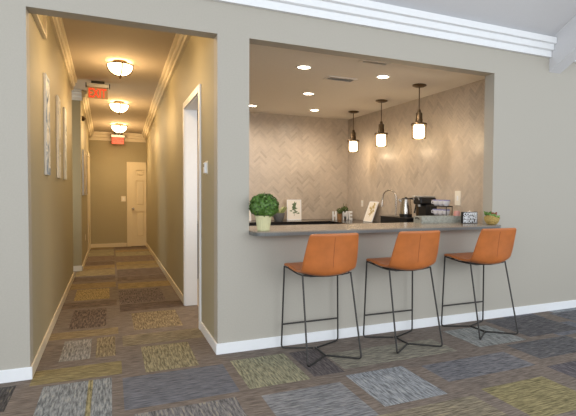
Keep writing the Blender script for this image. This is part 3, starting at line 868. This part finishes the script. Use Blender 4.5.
# HOME letters and small plants
hx = [(3.584, 3.663, 'H'), (3.782, 3.880, 'M'), (3.900, 3.978, 'E')]
hy = 3.93
for x0, x1, ch in hx:
    t = tag(text_part('decorative_letter', ch, .2, .012, M['white'], None, Matrix.Translation((0, 0, .077)) @ RX, .010, (x1-x0, .155)),
            'white freestanding letter %s of the word on the back counter' % ch, 'decorative letter', 'freestanding letters on the back counter')
    t.location = ((x0+x1)/2, hy, BZ)
t = thing('potted_herb', 'small green plant in a brown wooden pot standing in for the O', 'potted plant', (3.724, hy, BZ), 0, 'small herb pots by the letters')
w = MB(); w.lathe([(0, 0), (.034, 0), (.044, .09), (.046, .11), (.04, .11), (.038, .09), (0, .09)], 20); w.build('pot', M['wood'], t, True)
w = MB(); rnd = random.Random(4); leaves(w, 240, ball(.058, .9), .016, rnd); w.xf(Matrix.Translation((0, 0, .155))); w.build('foliage', M['leafdark'], t)
t = thing('potted_herb', 'small green plant in a brown pot behind the letters M and E', 'potted plant', (3.885, 4.06, BZ), 0, 'small herb pots by the letters')
w = MB(); w.lathe([(0, 0), (.04, 0), (.052, .11), (.054, .13), (.046, .13), (.044, .11), (0, .11)], 20); w.build('pot', M['wood'], t, True)
w = MB(); rnd = random.Random(6); leaves(w, 300, ball(.07, .85), .02, rnd)
for k in range(6): w.tube([(0, 0, 0), (rnd.uniform(-.02, .06), rnd.uniform(-.03, .03), rnd.uniform(.07, .12))], .004, 5)
w.xf(Matrix.Translation((0, 0, .175))); w.build('foliage', M['leafdark'], t)

# ------------------------------------------------------------------ side counter objects
t = thing('black_tray', 'long low black box tray on the side counter under the kettle', 'tray', (3.80, 1.99, BZ))
w = MB(); w.box(-.12, .12, -.37, .37, 0, .135, .006); w.build('body', M['black'], t)
w = MB(); w.box(-.13, .13, -.38, .38, .1355, .146, .004); w.build('rim', M['iron'], t)
TZ = BZ+.1465
t = thing('gooseneck_faucet', 'brushed steel gooseneck faucet with pull-down sprayer beside the black tray', 'faucet', (3.99, 2.42, BZ))
w = MB(); w.lathe([(0, 0), (.03, 0), (.03, .008), (.022, .012), (.018, .06), (0, .06)], 20); w.build('base', M['steel'], t, True)
arc = [(0, 0, .05), (0, 0, .42)]
for k in range(1, 13): a = PI*k/12; arc.append((-.0-.115*(1-math.cos(a))*.6, .085*(1-math.cos(a)), .42+.115*math.sin(a)))
arc += [(-.142, .175, .38)]
w = MB(); w.tube(arc, .012, 12); w.build('neck', M['steel'], t, True)
w = MB(); w.tube([(-.142, .175, .385), (-.145, .18, .33), (-.147, .183, .28)], .018, 12, rs=[.014, .019, .021]); w.build('spray_head', M['steel'], t, True)
w = MB(); w.tube([(0, -.018, .045), (.0, -.07, .075)], .007, 8); w.build('lever', M['steel'], t, True)

t = thing('electric_kettle', 'brushed steel electric kettle with black lid and handle on the black tray', 'kettle', (3.80, 1.84, TZ), math.radians(15))
w = MB(); w.lathe([(0, 0), (.09, 0), (.092, .008), (.088, .018), (0, .018)], 28); w.build('power_base', M['black'], t, True)
w = MB(); w.lathe([(0, .019), (.088, .019), (.09, .04), (.085, .12), (.074, .22), (.066, .255), (0, .256)], 32); b_ = w.build('body', M['steel'], t, True)
w = MB(); w.lathe([(.0905, .019), (.0915, .045), (.089, .048), (.087, .02)], 32, cap=False); w.build('band', M['black'], t, True)
w = MB(); w.lathe([(0, .256), (.064, .256), (.06, .268), (.02, .276), (.018, .286), (0, .288)], 24); w.build('lid', M['black'], t, True)
w = MB(); w.tube(bend([(.04, -.03, .265), (.10, -.075, .262), (.125, -.094, .20), (.10, -.075, .06)], .04), .012, 8, rs=None); w.build('handle', M['black'], t, True)
w = MB(); w.hexa([(-.08, .035, .21), (-.055, .07, .21), (-.05, .05, .21), (-.06, .03, .21), (-.10, .055, .255), (-.075, .085, .255), (-.05, .05, .25), (-.06, .03, .25)]); w.build('spout', M['steel'], t)

t = thing('coffee_maker', 'black pod coffee maker with silver top beside the kettle', 'coffee maker', (3.82, 1.40, BZ))
w = MB(); w.box(-.13, .13, -.09, .09, 0, .05, .008); w.box(-.04, .13, -.09, .09, .05, .34, .012); w.box(-.13, .13, -.09, .09, .34, .43, .02); w.build('body', M['black'], t)
w = MB(); w.box(-.125, .12, -.08, .08, .4305, .455, .01); w.tube([(-.13, -.06, .40), (-.16, -.06, .45), (-.16, .06, .45), (-.13, .06, .40)], .009, 8); w.build('lid', M['silver'], t)
w = MB(); w.box(-.125, -.045, -.07, .07, .0505, .062, .003); w.build('drip_tray', M['silver'], t)
w = MB(); w.tube([(-.085, 0, .342), (-.085, 0, .31)], .02, 12); w.build('nozzle', M['silver'], t)
w = MB(); w.box(-.05, .12, .0905, .14, .04, .38, .01); w.build('water_tank', M['bronze'], t)

t = thing('cup_rack', 'black two-tier rack holding white cups beside the coffee maker', 'rack', (3.82, 1.03, BZ))
for s in (-1, 1):
    w = MB(); w.tube(bend([(-.045, s*.165, 0), (-.045, s*.165, .33), (.045, s*.165, .33), (.045, s*.165, 0)], .02), .005); w.build('upright', M['black'], t)
for z_ in (.20, .32):
    w = MB(); w.box(-.06, .06, -.158, .158, z_, z_+.01); w.build('shelf', M['black'], t)
lo = None; k = 0
for zi, z_ in enumerate((.211, .331)):
    for yi, y_ in enumerate((-.104, 0., .104)):
        nm = ['farthest right', 'middle', 'nearest the coffee maker'][yi]; lv = ['lower', 'upper'][zi]
        if lo is None:
            t = lo = thing('cup', '', 'cup', (0, 0, 0), 0, 'white cups on the two-tier rack')
            w = MB(); w.lathe([(0, 0), (.026, 0), (.044, .025), (.049, .075), (.046, .075), (.040, .025), (0, .01)], 20); w.build('bowl', M['china'], t, True)
            w = MB(); w.tube([(-.046, 0, .062), (-.072, 0, .06), (-.072, 0, .03), (-.043, 0, .025)], .006, 6); w.build('handle', M['china'], t)
            w = MB(); w.lathe([(.0485, .062), (.0505, .0765), (.045, .077)], 20, cap=False); w.build('rim', M['lilac'], t, True)
        else: t = copy_tree(lo)
        t.location = (3.82, 1.03+y_, BZ+z_); t['label'] = 'white cup with lilac rim on the %s tier of the rack, %s' % (lv, nm)

# ------------------------------------------------------------------ on the bar top
SZ = 1.0325
t = thing('rustic_tray', 'long weathered grey wooden tray at the back of the bar top', 'tray', (3.34, .40, SZ))
w = MB(); w.box(-.30, .30, -.08, .08, 0, .01); w.box(-.30, .30, -.08, -.07, .01, .075, .002); w.box(-.30, .30, .07, .08, .01, .075, .002); w.box(-.30, -.29, -.07, .07, .01, .075); w.box(.29, .30, -.07, .07, .01, .075)
w.build('body', M['galv'], t)
for s in (-1, 1):
    w = MB(); w.tube(bend([(s*.298, -.03, .04), (s*.31, -.03, .06), (s*.31, .03, .06), (s*.298, .03, .04)], .01), .004, 6); w.build('handle', M['iron'], t)
t = thing('coffee_canister', 'dusty pink and berry canister standing in the grey tray', 'canister', (3.575, .40, SZ+.0105))
w = MB(); w.lathe([(0, 0), (.036, 0), (.038, .055), (0, .055)], 20); w.build('lower_band', M['maroon'], t, True)
w = MB(); w.lathe([(0, .0555), (.038, .0555), (.037, .10), (.03, .118), (0, .12)], 20); w.build('upper_band', M['pinkm'], t, True)
t = thing('lidded_jar', 'white lidded jar behind the letter board', 'jar', (3.69, .32, SZ))
w = MB(); w.lathe([(0, 0), (.032, 0), (.036, .01), (.036, .09), (.028, .10), (0, .10)], 20); w.build('body', M['china'], t, True)
w = MB(); w.lathe([(0, .1005), (.034, .1005), (.032, .12), (.008, .126), (.008, .134), (0, .136)], 20); w.build('lid', M['paper'], t, True)

t = thing('letter_board', 'black board with bold white lettering standing on the bar top', 'sign', (3.585, .18, SZ), 0)
bw, bh = .205, .125
w = MB(); w.box(-bw/2, bw/2, 0, .03, 0, bh, .002); w.build('frame', M['black'], t)
w = MB(); w.box(-bw/2+.006, bw/2-.006, -.002, 0, .006, bh-.006); w.build('panel', M['cabinet'], t)
for k, tx in enumerate(('COFFEE', 'HELPING', 'PEOPLE')):
    text_part('lettering', tx, .04, .0008, M['white'], t, Matrix.Translation((0, -.003, bh-.024-.0385*k)) @ RX, .0022, (bw-.016, .036))

t = thing('succulent_basket', 'woven straw bowl of green and red succulents at the right end of the bar', 'potted plant', (3.655, -.085, SZ))
w = MB(); bm = w.bm; n = 28; rings = []
for r_, z_ in ((.034, 0), (.056, .01), (.076, .04), (.084, .085), (.078, .085), (.066, .05), (.0, .03)):
    if r_ == 0: v0_ = bm.verts.new((0, 0, z_)); rings.append(None); continue
    rings.append([bm.verts.new((r_*math.cos(2*PI*k/n), r_*math.sin(2*PI*k/n), z_+(.014*math.sin(4*PI*k/n+.6) if z_ > .06 else 0)+(.003*(k % 2) if z_ > .005 else 0))) for k in range(n)])
for A, B in zip(rings, rings[1:]):
    for k in range(n):
        if B is None: bm.faces.new((A[k], A[(k+1) % n], v0_))
        else: bm.faces.new((A[k], A[(k+1) % n], B[(k+1) % n], B[k]))
bm.faces.new(rings[0]); w.build('basket', M['wicker'], t)
def rosette(w, c, R, n, rnd, up=.6):
    for k in range(n):
        a = k*2.4; f = (k+1)/n; d = Vector((math.cos(a), math.sin(a), up*(1.6-f)*1.3)).normalized(); c_ = Vector(c)
        w.tube([c_, c_+d*R*f*.6, c_+d*R*f], .01, 6, rs=[R*.10, R*.24, R*.04])
rnd = random.Random(2)
w = MB(); rosette(w, (-.02, -.035, .075), .065, 18, rnd, 1.1); rosette(w, (.025, -.045, .07), .05, 14, rnd, 1.); w.build('green_rosette', M['leafbright'], t)
w = MB(); rosette(w, (-.035, .02, .085), .075, 16, rnd, 1.5); w.build('sage_rosette', M['leaf'], t)
w = MB(); rosette(w, (.038, .005, .09), .06, 16, rnd, 1.4); w.build('red_rosette', M['leafred'], t)

# ------------------------------------------------------------------ light
wd = bpy.data.worlds.new('World'); SC.world = wd; wd.use_nodes = True
bg = wd.node_tree.nodes['Background']; bg.inputs['Color'].default_value = (.86, .93, 1., 1); bg.inputs['Strength'].default_value = .95
def area(name, loc, rot, sx, sy, e, col):
    L = bpy.data.lights.new(name, 'AREA'); L.shape = 'RECTANGLE'; L.size = sx; L.size_y = sy; L.energy = e; L.color = col
    o = bpy.data.objects.new(name, L); COL.objects.link(o); o.location = loc; o.rotation_euler = rot; return o
# daylight through the tall windows behind the camera
area('window_daylight', (-3.0, -6.8, 2.2), (math.radians(90), 0, math.radians(-25)), 4, 2.6, 130, (.95, .97, 1.))
area('window_daylight', (4.5, -6.8, 2.2), (math.radians(90), 0, math.radians(15)), 3.5, 2.6, 90, (.95, .97, 1.))

# daylight reaching the side passage
area('window_daylight', (-1.46, 4.95, 1.7), (0, math.radians(-90), 0), 1.6, .6, 9, (.9, .97, 1.))

# ------------------------------------------------------------------ camera
f, yaw, pitch, roll = 494.4213, .4447, -.0311, .0075
ox, oy = 58.077, .08
cam = bpy.data.cameras.new('camera'); co = bpy.data.objects.new('camera', cam); COL.objects.link(co)
cam.sensor_width = 36; cam.sensor_fit = 'HORIZONTAL'; cam.lens = f/576*36; cam.shift_x = -ox/576; cam.shift_y = oy/576; cam.clip_start = .05
cy, sy = math.cos(yaw), math.sin(yaw); cp, sp_ = math.cos(pitch), math.sin(pitch)
right = Vector((cy, -sy, 0)); fwd0 = Vector((sy, cy, 0)); up0 = Vector((0, 0, 1))
fwd = fwd0*cp+up0*sp_; up = -fwd0*sp_+up0*cp
cr, sr = math.cos(roll), math.sin(roll)
R2 = right*cr+up*sr; U2 = -right*sr+up*cr
co.matrix_world = Matrix(((R2.x, U2.x, -fwd.x, 0), (R2.y, U2.y, -fwd.y, -4.1549), (R2.z, U2.z, -fwd.z, 1.36), (0, 0, 0, 1)))
SC.camera = co
SC.view_settings.view_transform = 'Standard'; SC.view_settings.look = 'None'; SC.view_settings.gamma = 1
SC.view_settings.use_curve_mapping = False; SC.view_settings.exposure = .38
SC.cycles.use_denoising = True
SC.cycles.sample_clamp_indirect = 4
SC.cycles.max_bounces = 8; SC.cycles.diffuse_bounces = 5
